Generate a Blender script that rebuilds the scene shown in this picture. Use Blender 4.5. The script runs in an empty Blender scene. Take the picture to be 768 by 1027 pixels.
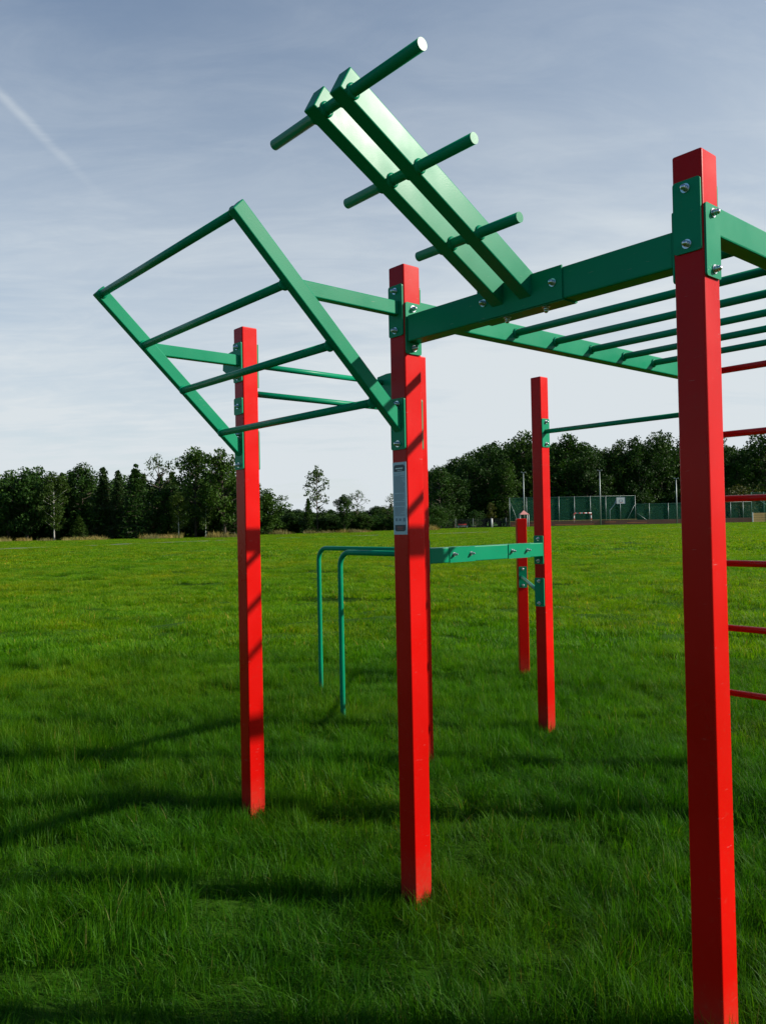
import bpy, bmesh, math, random
import numpy as np
from mathutils import Vector, Matrix

random.seed(7)
rng = np.random.default_rng(7)
scene = bpy.context.scene
COL = scene.collection
R = math.radians

# ------------------------------------------------------------------ camera
FPX, PITCH, ROLL, EYE = 792.17, 0.01391, -0.01979, 1.559
cd = bpy.data.cameras.new('camera')
cam = bpy.data.objects.new('camera', cd)
COL.objects.link(cam)
cd.sensor_fit = 'HORIZONTAL'
cd.sensor_width = 36.0
cd.lens = 36.0 * FPX / 768.0
cd.clip_start, cd.clip_end = 0.05, 3000
_F = Vector((0, math.cos(PITCH), math.sin(PITCH)))
_U = Vector((0, -math.sin(PITCH), math.cos(PITCH)))
_X = Vector((1, 0, 0))
_r = _X * math.cos(ROLL) + _U * math.sin(ROLL)
_u = -_X * math.sin(ROLL) + _U * math.cos(ROLL)
cam.matrix_world = Matrix(((_r.x, _u.x, -_F.x, 0), (_r.y, _u.y, -_F.y, 0), (_r.z, _u.z, -_F.z, EYE), (0, 0, 0, 1)))
scene.camera = cam

# station frame: local x = a (along the ladder front), local y = b (away from it)
AX, AY, TH = -0.70873, 4.16026, 0.86102
S, S2, PW, PH = 1.2482, 1.2321, 0.090, 2.60
UV = (math.cos(TH), -math.sin(TH)), (math.sin(TH), math.cos(TH))


def gx(px, y):
    """world x of something seen at photo column px when it stands at distance y"""
    return (px - 384) / FPX * y + 0.0


# ------------------------------------------------------------------ terrain
def sm(e0, e1, x):
    t = np.clip((x - e0) / (e1 - e0), 0, 1)
    return t * t * (3 - 2 * t)


_wv = [(rng.uniform(0, 6.28), rng.uniform(0, 6.28), l, a) for l, a in
       [(.55, .010), (.8, .017), (1.1, .022), (1.6, .026), (2.4, .028), (4.0, .02), (7, .03), (13, .05), (26, .08)] for _ in (0, 1)]


def ground_z(x, y):
    x = np.asarray(x, float); y = np.asarray(y, float)
    z = np.zeros_like(x + y)
    for th, ph, l, a in _wv:
        z = z + a * 0.5 * np.sin((x * math.cos(th) + y * math.sin(th)) * 6.283 / l + ph)
    d = np.hypot(x - 0.5, y - 3.5)
    z = z * (0.55 + 0.45 * sm(3, 12, d)) * (1 - 0.8 * sm(45, 75, y))
    z = z - .03 * (1 - sm(6, 14, d))
    z = z + 0.27 * sm(-15, 20, x) * sm(55, 140, y)
    return z


# ------------------------------------------------------------------ materials
def mat(name):
    m = bpy.data.materials.new(name)
    m.use_nodes = True
    nt = m.node_tree
    return m, nt, nt.nodes['Principled BSDF'], nt.nodes['Material Output']


def paint(name, col, rough=0.33, dirt=0.0):
    m, nt, p, out = mat(name)
    N = nt.nodes; L = nt.links
    geo = N.new('ShaderNodeNewGeometry')
    n1 = N.new('ShaderNodeTexNoise'); n1.inputs['Scale'].default_value = 6; n1.inputs['Detail'].default_value = 5
    L.new(geo.outputs['Position'], n1.inputs['Vector'])
    r1 = N.new('ShaderNodeMapRange'); r1.inputs[1].default_value = .3; r1.inputs[2].default_value = .7
    r1.inputs[3].default_value = rough - .05; r1.inputs[4].default_value = rough + .09
    L.new(n1.outputs['Fac'], r1.inputs[0]); L.new(r1.outputs[0], p.inputs['Roughness'])
    mix = N.new('ShaderNodeMix'); mix.data_type = 'RGBA'
    mix.inputs[6].default_value = (*[c * .9 for c in col], 1); mix.inputs[7].default_value = (*[min(1, c * 1.08) for c in col], 1)
    L.new(n1.outputs['Fac'], mix.inputs[0])
    last = mix.outputs[2]
    # fine dust specks and, near the ground, splashed soil
    n2 = N.new('ShaderNodeTexNoise'); n2.inputs['Scale'].default_value = 55; n2.inputs['Detail'].default_value = 6
    L.new(geo.outputs['Position'], n2.inputs['Vector'])
    sp = N.new('ShaderNodeMapRange'); sp.inputs[1].default_value = .60; sp.inputs[2].default_value = .80; sp.inputs[3].default_value = 0; sp.inputs[4].default_value = .10
    L.new(n2.outputs['Fac'], sp.inputs[0])
    sep = N.new('ShaderNodeSeparateXYZ'); L.new(geo.outputs['Position'], sep.inputs[0])
    hz = N.new('ShaderNodeMapRange'); hz.inputs[1].default_value = .04; hz.inputs[2].default_value = .26; hz.inputs[3].default_value = dirt; hz.inputs[4].default_value = 0
    L.new(sep.outputs['Z'], hz.inputs[0])
    mul = N.new('ShaderNodeMath'); mul.operation = 'MULTIPLY'; L.new(hz.outputs[0], mul.inputs[0]); L.new(n2.outputs['Fac'], mul.inputs[1])
    add = N.new('ShaderNodeMath'); add.operation = 'ADD'; add.use_clamp = True; L.new(mul.outputs[0], add.inputs[0]); L.new(sp.outputs[0], add.inputs[1])
    mx2 = N.new('ShaderNodeMix'); mx2.data_type = 'RGBA'; L.new(add.outputs[0], mx2.inputs[0]); L.new(last, mx2.inputs[6])
    mx2.inputs[7].default_value = (.17, .12, .07, 1)
    sc = N.new('ShaderNodeMapping'); sc.inputs['Scale'].default_value = (9, 9, 70); sc.inputs['Rotation'].default_value = (.5, .3, 0); L.new(geo.outputs['Position'], sc.inputs['Vector'])
    n4 = N.new('ShaderNodeTexNoise'); n4.inputs['Scale'].default_value = 2.2; n4.inputs['Detail'].default_value = 3; L.new(sc.outputs[0], n4.inputs['Vector'])
    s1 = N.new('ShaderNodeMapRange'); s1.inputs[1].default_value = .70; s1.inputs[2].default_value = .78; s1.inputs[3].default_value = 0; s1.inputs[4].default_value = .30; L.new(n4.outputs['Fac'], s1.inputs[0])
    mx3 = N.new('ShaderNodeMix'); mx3.data_type = 'RGBA'; L.new(s1.outputs[0], mx3.inputs[0]); L.new(mx2.outputs[2], mx3.inputs[6]); mx3.inputs[7].default_value = (.45, .40, .36, 1)
    # slow fading of the coat from piece to piece
    n5 = N.new('ShaderNodeTexNoise'); n5.inputs['Scale'].default_value = 1.3; n5.inputs['Detail'].default_value = 3; L.new(geo.outputs['Position'], n5.inputs['Vector'])
    s2 = N.new('ShaderNodeMapRange'); s2.inputs[1].default_value = .35; s2.inputs[2].default_value = .7; s2.inputs[3].default_value = .86; s2.inputs[4].default_value = 1.06; L.new(n5.outputs['Fac'], s2.inputs[0])
    hv = N.new('ShaderNodeHueSaturation'); L.new(s2.outputs[0], hv.inputs['Value']); L.new(mx3.outputs[2], hv.inputs['Color'])
    L.new(hv.outputs[0], p.inputs['Base Color'])
    bp = N.new('ShaderNodeBump'); bp.inputs['Strength'].default_value = .05; bp.inputs['Distance'].default_value = .002
    n3 = N.new('ShaderNodeTexNoise'); n3.inputs['Scale'].default_value = 260; n3.inputs['Detail'].default_value = 2
    L.new(geo.outputs['Position'], n3.inputs['Vector']); L.new(n3.outputs['Fac'], bp.inputs['Height']); L.new(bp.outputs[0], p.inputs['Normal'])
    p.inputs['Specular IOR Level'].default_value = .12
    p.inputs['Coat Weight'].default_value = .04; p.inputs['Coat Roughness'].default_value = .22
    return m


def plain(name, col, rough=.6, metal=0.0, var=.15, scale=8):
    m, nt, p, out = mat(name)
    N = nt.nodes; L = nt.links
    tc = N.new('ShaderNodeNewGeometry')
    n1 = N.new('ShaderNodeTexNoise'); n1.inputs['Scale'].default_value = scale; n1.inputs['Detail'].default_value = 5
    L.new(tc.outputs['Position'], n1.inputs['Vector'])
    mix = N.new('ShaderNodeMix'); mix.data_type = 'RGBA'
    mix.inputs[6].default_value = (*[c * (1 - var) for c in col], 1); mix.inputs[7].default_value = (*[min(1, c * (1 + var)) for c in col], 1)
    L.new(n1.outputs['Fac'], mix.inputs[0]); L.new(mix.outputs[2], p.inputs['Base Color'])
    p.inputs['Roughness'].default_value = rough; p.inputs['Metallic'].default_value = metal
    if rough > .9: p.inputs['Specular IOR Level'].default_value = .05
    return m


def leafy(name, cols, trans=.3, patch=None, rough=.5, spec=.12, straw=0.0, field=False):
    """foliage: colour varies leaf by leaf (island) and patch by patch (world noise)"""
    m, nt, p, out = mat(name)
    N = nt.nodes; L = nt.links
    geo = N.new('ShaderNodeNewGeometry')
    cr = N.new('ShaderNodeValToRGB')
    el = cr.color_ramp.elements
    k = len(cols)
    el[0].position = 0; el[0].color = (*cols[0], 1); el[1].position = 1 - straw if straw else 1; el[1].color = (*cols[-1], 1)
    for i in range(1, k - 1):
        e = el.new(i / (k - 1) * (1 - straw)); e.color = (*cols[i], 1)
    if straw:
        e = el.new(1 - straw * .7); e.color = (.22, .24, .07, 1)
        e = el.new(1.0); e.color = (.30, .28, .11, 1)
    L.new(geo.outputs['Random Per Island'], cr.inputs[0])
    last = cr.outputs[0]
    if not field:
        oi = N.new('ShaderNodeObjectInfo'); vr = N.new('ShaderNodeValToRGB'); e = vr.color_ramp.elements
        e[0].color = (.72, .78, .8, 1); e[1].color = (1.35, 1.2, .95, 1); q = e.new(.5); q.color = (1.0, 1.05, .8, 1)
        L.new(oi.outputs['Random'], vr.inputs[0])
        mo = N.new('ShaderNodeMix'); mo.data_type = 'RGBA'; mo.blend_type = 'MULTIPLY'; mo.inputs[0].default_value = 1
        L.new(last, mo.inputs[6]); L.new(vr.outputs[0], mo.inputs[7]); last = mo.outputs[2]
    if patch:
        for sc, lo, hi, col, amt in patch:
            n1 = N.new('ShaderNodeTexNoise'); n1.inputs['Scale'].default_value = sc; n1.inputs['Detail'].default_value = 4
            mp = N.new('ShaderNodeMapping'); mp.inputs['Scale'].default_value = (1, 1, 0.02); mp.inputs['Location'].default_value = (sc * 31, sc * 17, 0)
            L.new(geo.outputs['Position'], mp.inputs['Vector']); L.new(mp.outputs[0], n1.inputs['Vector'])
            mr = N.new('ShaderNodeMapRange'); mr.inputs[1].default_value = lo; mr.inputs[2].default_value = hi; mr.inputs[3].default_value = 0; mr.inputs[4].default_value = amt
            L.new(n1.outputs['Fac'], mr.inputs[0])
            mx = N.new('ShaderNodeMix'); mx.data_type = 'RGBA'; mx.blend_type = 'MULTIPLY'
            L.new(mr.outputs[0], mx.inputs[0]); L.new(last, mx.inputs[6]); mx.inputs[7].default_value = (*col, 1)
            last = mx.outputs[2]
    if field:   # shade between blades painted as a darker tint near the station, brighter and yellower outward
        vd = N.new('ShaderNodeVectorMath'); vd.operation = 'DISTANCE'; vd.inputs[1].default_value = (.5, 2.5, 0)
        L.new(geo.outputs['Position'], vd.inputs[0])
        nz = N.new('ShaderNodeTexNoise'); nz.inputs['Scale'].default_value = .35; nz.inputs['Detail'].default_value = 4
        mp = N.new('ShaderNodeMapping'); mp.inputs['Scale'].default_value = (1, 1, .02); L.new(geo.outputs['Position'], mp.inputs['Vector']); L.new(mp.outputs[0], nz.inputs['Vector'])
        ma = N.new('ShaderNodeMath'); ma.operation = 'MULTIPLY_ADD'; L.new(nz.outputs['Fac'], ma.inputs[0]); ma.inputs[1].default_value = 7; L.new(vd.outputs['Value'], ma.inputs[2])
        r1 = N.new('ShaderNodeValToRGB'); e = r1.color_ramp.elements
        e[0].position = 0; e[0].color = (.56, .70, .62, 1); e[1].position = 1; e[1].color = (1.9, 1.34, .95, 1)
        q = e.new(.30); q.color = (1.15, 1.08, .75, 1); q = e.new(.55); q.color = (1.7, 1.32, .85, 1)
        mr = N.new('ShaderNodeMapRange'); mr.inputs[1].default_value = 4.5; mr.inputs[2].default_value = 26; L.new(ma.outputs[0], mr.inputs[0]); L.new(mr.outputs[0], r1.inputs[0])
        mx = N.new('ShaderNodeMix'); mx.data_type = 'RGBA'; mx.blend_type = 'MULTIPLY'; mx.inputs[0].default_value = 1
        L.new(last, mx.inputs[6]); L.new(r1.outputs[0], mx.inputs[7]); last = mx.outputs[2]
    L.new(last, p.inputs['Base Color'])
    p.inputs['Roughness'].default_value = rough; p.inputs['Specular IOR Level'].default_value = spec
    tr = N.new('ShaderNodeBsdfTranslucent')
    br = N.new('ShaderNodeMix'); br.data_type = 'RGBA'; br.blend_type = 'MULTIPLY'; br.inputs[0].default_value = 1
    L.new(last, br.inputs[6]); br.inputs[7].default_value = (1.25, 1.3, .55, 1)
    L.new(br.outputs[2], tr.inputs['Color'])
    ms = N.new('ShaderNodeMixShader'); ms.inputs[0].default_value = trans
    L.new(p.outputs[0], ms.inputs[1]); L.new(tr.outputs[0], ms.inputs[2]); L.new(ms.outputs[0], out.inputs['Surface'])
    return m


def netting(name, col, alpha):
    m, nt, p, out = mat(name)
    N = nt.nodes; L = nt.links
    p.inputs['Base Color'].default_value = (*col, 1); p.inputs['Roughness'].default_value = .7
    t = N.new('ShaderNodeBsdfTransparent'); ms = N.new('ShaderNodeMixShader'); ms.inputs[0].default_value = alpha
    L.new(t.outputs[0], ms.inputs[1]); L.new(p.outputs[0], ms.inputs[2]); L.new(ms.outputs[0], out.inputs['Surface'])
    return m


M = {}
M['red'] = paint('red_powder_coat', (.62, .0045, .003), .30, .5)
M['green'] = paint('green_powder_coat', (.002, .245, .118), .36, .3)
M['steel'] = plain('zinc_steel', (.62, .64, .66), .28, 1.0, .1, 90)
M['sticker'] = plain('sticker_film', (.42, .50, .58), .35, 0, .06, 30)
M['ink'] = plain('navy_ink', (.012, .018, .04), .4, 0, .1, 40)
M['text'] = plain('grey_ink', (.18, .23, .30), .5, 0, .1, 60)
M['redink'] = plain('red_ink', (.32, .05, .05), .5, 0, .1, 60)
M['soil'] = plain('soil', (.030, .080, .006), .95, 0, .35, 3)
M['gravel'] = plain('gravel_path', (.17, .165, .14), .95, 0, .25, 5)
M['bark'] = plain('bark', (.07, .055, .04), .9, 0, .3, 3)
M['birch'] = plain('birch_bark', (.55, .53, .48), .8, 0, .25, 4)
M['galv'] = plain('galvanised_post', (.30, .34, .33), .5, .5, .1, 2)
M['darkpost'] = plain('weathered_post', (.16, .18, .18), .7, 0, .1, 2)
M['greenpost'] = plain('green_post', (.10, .26, .20), .5, 0, .1, 2)
M['white'] = plain('white_paint', (.75, .75, .72), .5, 0, .06, 2)
M['board'] = plain('brown_boards', (.13, .055, .032), .7, 0, .35, 1.2)
M['wood'] = plain('yellow_wood', (.52, .33, .11), .65, 0, .2, 1.5)
M['orange'] = plain('orange_stripe', (.55, .16, .05), .6, 0, .2, 1.5)
M['signal'] = plain('signal_red', (.50, .05, .04), .55, 0, .1, 3)
M['pink'] = plain('faded_red_roof', (.60, .25, .22), .6, 0, .2, 3)
M['blue'] = plain('blue_paint', (.05, .09, .2), .5, 0, .1, 3)
M['net'] = netting('green_net', (.006, .14, .068), .30)
M['wire'] = netting('wire_mesh', (.25, .27, .27), .03)

_GP = [(.55, .52, .70, (1.5, 1.08, .7), .85), (.06, .35, .72, (1.4, 1.02, .7), .9), (.26, .42, .66, (1.4, 1.03, .7), .8), (1.1, .45, .72, (.50, .62, .6), .9)]
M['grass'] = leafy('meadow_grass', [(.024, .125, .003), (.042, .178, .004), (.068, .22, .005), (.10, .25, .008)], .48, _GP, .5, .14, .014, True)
M['dry'] = leafy('dry_grass', [(.20, .16, .06), (.30, .24, .10), (.14, .15, .04)], .2)
LEAF = {
    'mid': leafy('leaf_mid', [(.016, .046, .007), (.028, .070, .010), (.046, .098, .015)], .22),
    'dark': leafy('leaf_dark', [(.014, .040, .007), (.025, .062, .010), (.042, .088, .015)], .18),
    'light': leafy('leaf_light', [(.030, .060, .010), (.048, .088, .015), (.070, .112, .022)], .28),
    'needle': leafy('needle', [(.014, .036, .009), (.024, .050, .013), (.038, .068, .019)], .12),
    'yellow': leafy('leaf_yellow', [(.05, .06, .012), (.08, .085, .018), (.10, .10, .03)], .25),
}


# ------------------------------------------------------------------ mesh helpers
def tag(o, label=None, cat=None, group=None, kind=None):
    if label: o['label'] = label
    if cat: o['category'] = cat
    if group: o['group'] = group
    if kind: o['kind'] = kind
    return o


def empty(name, loc=(0, 0, 0), rz=0.0):
    o = bpy.data.objects.new(name, None)
    o.empty_display_size = .2
    o.location = loc; o.rotation_euler = (0, 0, rz)
    COL.objects.link(o)
    return o


def link(name, me, parent=None, loc=(0, 0, 0), rot=(0, 0, 0), scale=None):
    o = bpy.data.objects.new(name, me)
    o.location = loc; o.rotation_euler = rot
    if scale: o.scale = scale
    o.parent = parent
    COL.objects.link(o)
    return o


def finish(bm, name, m, smooth=False):
    me = bpy.data.meshes.new(name)
    bm.to_mesh(me); bm.free()
    me.materials.append(m)
    if smooth:
        for p in me.polygons: p.use_smooth = True
    return me


def box_into(bm, c, d, mtx=None):
    r = bmesh.ops.create_cube(bm, size=1.0)
    for v in r['verts']:
        v.co = Vector((v.co.x * d[0], v.co.y * d[1], v.co.z * d[2]))
        if mtx: v.co = mtx @ v.co
        v.co += Vector(c)
    return r['verts']


def box(name, c, d, m, parent=None, bevel=.004, mtx=None, seg=2):
    """a bevelled box, object origin at its centre"""
    bm = bmesh.new()
    box_into(bm, (0, 0, 0), d)
    if bevel:
        bmesh.ops.bevel(bm, geom=bm.edges[:], offset=bevel, segments=seg, affect='EDGES', profile=.5)
    if mtx:
        for v in bm.verts: v.co = mtx @ v.co
    return link(name, finish(bm, name, m), parent, c)


def tube_into(bm, pts, r, n=14, caps=True, radii=None):
    pts = [Vector(p) for p in pts]
    rings = []
    prev = None
    for i, p in enumerate(pts):
        if i == 0: t = pts[1] - pts[0]
        elif i == len(pts) - 1: t = pts[-1] - pts[-2]
        else: t = (pts[i + 1] - pts[i]).normalized() + (pts[i] - pts[i - 1]).normalized()
        t.normalize()
        if prev is None:
            a = Vector((0, 0, 1)) if abs(t.z) < .9 else Vector((1, 0, 0))
            x = t.cross(a).normalized()
        else:
            x = (prev - t * prev.dot(t)).normalized()
        prev = x
        y = t.cross(x)
        rr = radii[i] if radii else r
        rings.append([bm.verts.new(p + (x * math.cos(k * 6.28318 / n) + y * math.sin(k * 6.28318 / n)) * rr) for k in range(n)])
    for a, b in zip(rings, rings[1:]):
        for k in range(n):
            f = bm.faces.new((a[k], a[(k + 1) % n], b[(k + 1) % n], b[k])); f.smooth = True
    if caps:
        bm.faces.new(rings[0][::-1]); bm.faces.new(rings[-1])


def tube(name, pts, r, m, parent=None, n=16):
    bm = bmesh.new()
    c = Vector(pts[0])
    tube_into(bm, [Vector(p) - c for p in pts], r, n)
    return link(name, finish(bm, name, m), parent, c)


# ------------------------------------------------------------------ workout station
st = empty('workout_station', (AX, AY, 0), -TH)
tag(st, 'red and green outdoor workout station of square posts, ladders and bars on the grass', 'workout station')

POSTS = [(0, 0), (S, 0), (2 * S, 0), (0, S2), (0, 2 * S2), (S, 2 * S2), (2 * S, 2 * S2)]
_pm = None


def post(a, b, h=PH, rz=0.0, w=PW):
    o = box('post', (0, 0, 0), (w, w, h + .3), M['red'], st, .006, None, 3)
    o.location = (a, b, h / 2 - .15); o.rotation_euler = (0, 0, rz)
    return o


for a, b in POSTS: post(a, b)
FPOS = (-1.43, 3.96)
post(FPOS[0], FPOS[1], 1.575, R(49), .096)

# plates with two bolts.  side: '-b' front, '+a' right face, '+b' back
def bolt_mesh():
    bm = bmesh.new()
    tube_into(bm, [(0, 0, 0), (0, 0, .003)], .0135, 18)           # washer
    tube_into(bm, [(0, 0, .003), (0, 0, .012)], .0098, 6)         # hex nut
    tube_into(bm, [(0, 0, .012), (0, 0, .016), (0, 0, .0195), (0, 0, .0215)], .008, 14, True, [.0085, .008, .0055, .002])
    return finish(bm, 'bolt', M['steel'])


BOLT = bolt_mesh()


def plate_mesh(w, h):
    bm = bmesh.new()
    box_into(bm, (0, 0, 0), (w, .006, h))
    ed = [e for e in bm.edges if abs(e.verts[0].co.y - e.verts[1].co.y) > .004]
    bmesh.ops.bevel(bm, geom=ed, offset=.009, segments=4, affect='EDGES', profile=.5)
    return finish(bm, 'mounting_plate', M['green'])


PLATES = {}
ROT = {'-b': 0.0, '+a': R(90), '+b': R(180), '-a': R(-90)}
OUT = {'-b': (0, -1), '+a': (1, 0), '+b': (0, 1), '-a': (-1, 0)}


def plate(pa, pb, z, side, h=.208, w=.083, bolts=(.08, -.08), off=None, shift=0.0):
    if (w, h) not in PLATES: PLATES[(w, h)] = plate_mesh(w, h)
    ox, oy = OUT[side]
    d = (PW / 2 + .0035) if off is None else off
    loc = (pa + ox * d - oy * shift, pb + oy * d + ox * shift, z)
    o = link('mounting_plate', PLATES[(w, h)], st, loc, (0, 0, ROT[side]))
    for dz in bolts:
        link('bolt', BOLT, o, (random.uniform(-.003, .003), -.0028, dz), (R(90), random.uniform(0, 1), 0))
    return o


for k in (0, 1):
    plate(k * S, 0, 2.415, '-b'); plate(k * S, 0, 1.957, '-b'); plate(k * S, 0, 1.957, '+b'); 
plate(2 * S, 0, 2.415, '-b')
for k in (1, 2):
    plate(k * S, 0, 2.34, '+a'); plate(k * S, 0, 2.415, '+b')
    plate(k * S, 2 * S2, 2.34, '-b' if k == 1 else '-a')
plate(2 * S, 0, 2.34, '-a')
plate(0, 0, 2.185, '-b', .088, .083, (0,))
plate(0, S2, 2.26, '-b', .088, .083, (0,))
plate(0, 2 * S2, 2.19, '+a'); plate(S, 2 * S2, 2.19, '-a')
plate(0, 2 * S2, 1.342, '-b'); plate(0, S2, 1.342, '+b')
plate(0, 2 * S2, 1.035, '-b')
fr = R(49)
fo = link('mounting_plate', PLATES[(.083, .208)], st, (FPOS[0] + math.sin(fr) * .0515, FPOS[1] - math.cos(fr) * .0515, 1.0), (0, 0, fr))
for dz in (.08, -.08): link('bolt', BOLT, fo, (0, -.0028, dz), (R(90), .3, 0))

# inclined ladder between the first two posts
def slanted(name, a, w, d, p0, p1, m, cut0=True):
    """a box beam in the b-z plane from p0 to p1 (centre line), w wide along a, d deep"""
    p0 = Vector((0, *p0)); p1 = Vector((0, *p1))
    t = (p1 - p0); L = t.length; t.normalize()
    nrm = Vector((1, 0, 0)).cross(t)
    mt = Matrix((Vector((1, 0, 0)), t, nrm)).transposed()
    c = (p0 + p1) / 2
    return box(name, (a, c.y, c.z), (w, L, d), m, st, .004, mt, 2)


wm = bmesh.new()
tube_into(wm, [(-.007, 0, 0), (-.002, 0, 0), (.002, 0, 0), (.007, 0, 0)], .02, 18, True, [.0175, .0235, .0235, .0175])
WELD = finish(wm, 'weld_collar', M['green'])
for k in (0, 1):
    a = k * S + (.002 if k == 0 else .002)
    rail = slanted('ladder_rail', a, .040, .058, (-.020, 1.934), (-.782, 2.665), M['green'])
    box('strut', (a, -.292, 2.424), (.0375, .486, .056), M['green'], st, .004)
for b, z in ((-.770, 2.648), (-.570, 2.434), (-.371, 2.236), (-.163, 2.037)):
    o = tube('ladder_rung', [(.02, b, z), (S - .02, b, z)], .0165, M['green'], st)
    for ca in (.003, S - .041): link('weld_collar', WELD, o, (ca, 0, 0))

# overhead (monkey) ladder
box('cross_beam', (1.5 * S, 0, 2.336), (S - PW - .016, .072, .106), M['green'], st, .005)
for k in (1, 2):
    box('side_rail', (k * S, S2, 2.420), (.060, 2 * S2 - PW - .014, .086), M['green'], st, .005)
for i in range(6):
    o = tube('overhead_rung', [(S + .029, .372 + .295 * i, 2.422), (2 * S - .029, .372 + .295 * i, 2.422)], .0165, M['green'], st)
    for ca in (.003, S - .061): link('weld_collar', WELD, o, (ca, 0, 0))
    
# collar welds where the rungs meet the rails are part of the rail look: small rings
# twin pull-up arms on the front beam
sl = math.atan2(2.756 - 2.31, .818)
t = Vector((0, -math.cos(sl), math.sin(sl)))
nrm = Vector((0, math.sin(sl), math.cos(sl)))
foot = Vector((0, -.036, 2.315))
for a0, a1 in ((1.755, 1.807), (1.878, 1.930)):
    p0 = foot + nrm * .0395 - t * .05; p1 = foot + t * .925 + nrm * .0395
    slanted('pull_up_arm', (a0 + a1) / 2, a1 - a0, .079, (p0.y, p0.z), (p1.y, p1.z), M['green'])
BARS = ((-.803, 2.758, .325, .351), (-.553, 2.619, .277, .292), (-.293, 2.479, .214, .234))
for b, z, hl, hr in BARS:
    o = tube('pull_up_bar', [(1.858 - hl, b, z), (1.858 + hr, b, z)], .0165, M['green'], st, 20)
    for ca in (1.755, 1.807, 1.878, 1.930):
        link('weld_collar', WELD, o, (ca - 1.858 + hl, 0, 0))
# saddle bracket round the beam that carries the arms
bm = bmesh.new()
box_into(bm, (0, -.0395, 0), (.372, .006, .112)); box_into(bm, (0, .0, -.0565), (.372, .073, .006)); box_into(bm, (0, .0395, 0), (.372, .006, .112))
br = link('saddle_bracket', finish(bm, 'saddle_bracket', M['green']), st, (1.87, 0, 2.338))
for da in (-.155, .150): link('bolt', BOLT, br, (da, -.0425, .005), (R(90), .4, 0))
for da in (-.07, .10): link('bolt', BOLT, br, (da, -.015, -.0595), (R(180), 0, .2))

# side pull-up frame hung from the first and the fourth post
for b in (.0495, S2 - .0495):
    bm = bmesh.new()
    prof = [(.04, 2.515), (-.22, 2.525), (-.315, 2.515), (-.325, 2.435), (-.10, 2.30), (.04, 2.285)]
    f = [bm.verts.new((x, -.004, z - 2.4)) for x, z in prof]; g = [bm.verts.new((x, .004, z - 2.4)) for x, z in prof]
    bm.faces.new(f); bm.faces.new(g[::-1])
    for i in range(len(prof)):
        j = (i + 1) % len(prof); bm.faces.new((f[j], f[i], g[i], g[j]))
    bmesh.ops.recalc_face_normals(bm, faces=bm.faces[:])
    link('gusset_plate', finish(bm, 'gusset_plate', M['green']), st, (0, b, 2.4))
tube('side_bar', [(-.27, .0535, 2.475), (-.27, S2 - .0535, 2.475)], .0165, M['green'], st)
tube('side_bar', [(0, .0535, 2.259), (0, S2 - .0485, 2.259)], .0165, M['green'], st)

# dip bars
db = box('dip_beam', (0.005, 1.5 * S2, 1.345), (.076, S2 - PW - .014, .098), M['green'], st, .005)
for b in (1.57, 2.145):
    bm = bmesh.new(); box_into(bm, (.0405, 0, 0), (.005, .235, .099)); box_into(bm, (-.0405, 0, 0), (.005, .235, .099))
    bk = link('dip_bracket', finish(bm, 'dip_bracket', M['green']), st, (.005, b, 1.345))
    for d_ in (-.08, .08): link('bolt', BOLT, bk, (.043, d_, .003), (0, R(90), 0), (1, 1, 1.6))
for b, L, in ((1.57, 1.262), (2.14, 2.328)):
    pts = [(-.036, b, 1.338), (-L + .11, b, 1.338)]
    for k in range(1, 9):
        th = k / 8 * math.pi / 2
        pts.append((-L + .11 - .11 * math.sin(th), b, 1.338 - .11 + .11 * math.cos(th)))
    pts.append((-L, b, .3)); pts.append((-L, b, -.12))
    tube('dip_bar', pts, .0205, M['green'], st)

# pull-up bar, wall bars, low bar
tube('high_bar', [(.051, 2 * S2, 2.2), (S - .051, 2 * S2, 2.2)], .0165, M['green'], st)
for i in range(6):
    z = 2.434 - .3855 * i
    tube('wall_bar', [(S + .04, 2 * S2, z), (2 * S - .04, 2 * S2, z)], .0195, M['red'], st)
tube('low_bar', [(FPOS[0] + .03, FPOS[1] - .04, 1.0), (-.044, 2 * S2 + .05, 1.0)], .0165, M['green'], st)

# instruction sticker on the second post
sx, sz = S, 1.657
stk = box('instruction_sticker', (sx, -PW / 2 - .0012, sz), (.080, .0016, .292), M['sticker'], st, 0)


def quads(name, rects, m, parent, y, zig=False):
    bm = bmesh.new()
    for (cx, cz, w, h) in rects: box_into(bm, (cx, 0, cz), (w, .0006, h))
    return link(name, finish(bm, name, m), parent, (0, y, 0))


def badge(name, cz, h, flip, m):
    bm = bmesh.new()
    w0, w1 = (.032, .029)
    prof = [(-w0, -h / 2), (w0, -h / 2), (w0, h * .25), (w1 - .004, h / 2), (-w1 + .004, h / 2), (-w0, h * .25)]
    if flip: prof = [(x, -z) for x, z in prof][::-1]
    vs = [bm.verts.new((x, 0, z)) for x, z in prof]; bm.faces.new(vs)
    r = bmesh.ops.extrude_face_region(bm, geom=bm.faces[:])
    for e in r['geom']:
        if isinstance(e, bmesh.types.BMVert): e.co.y -= .0008
    bmesh.ops.recalc_face_normals(bm, faces=bm.faces[:])
    return link(name, finish(bm, name, m), stk, (0, -.0009, cz))


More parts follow.
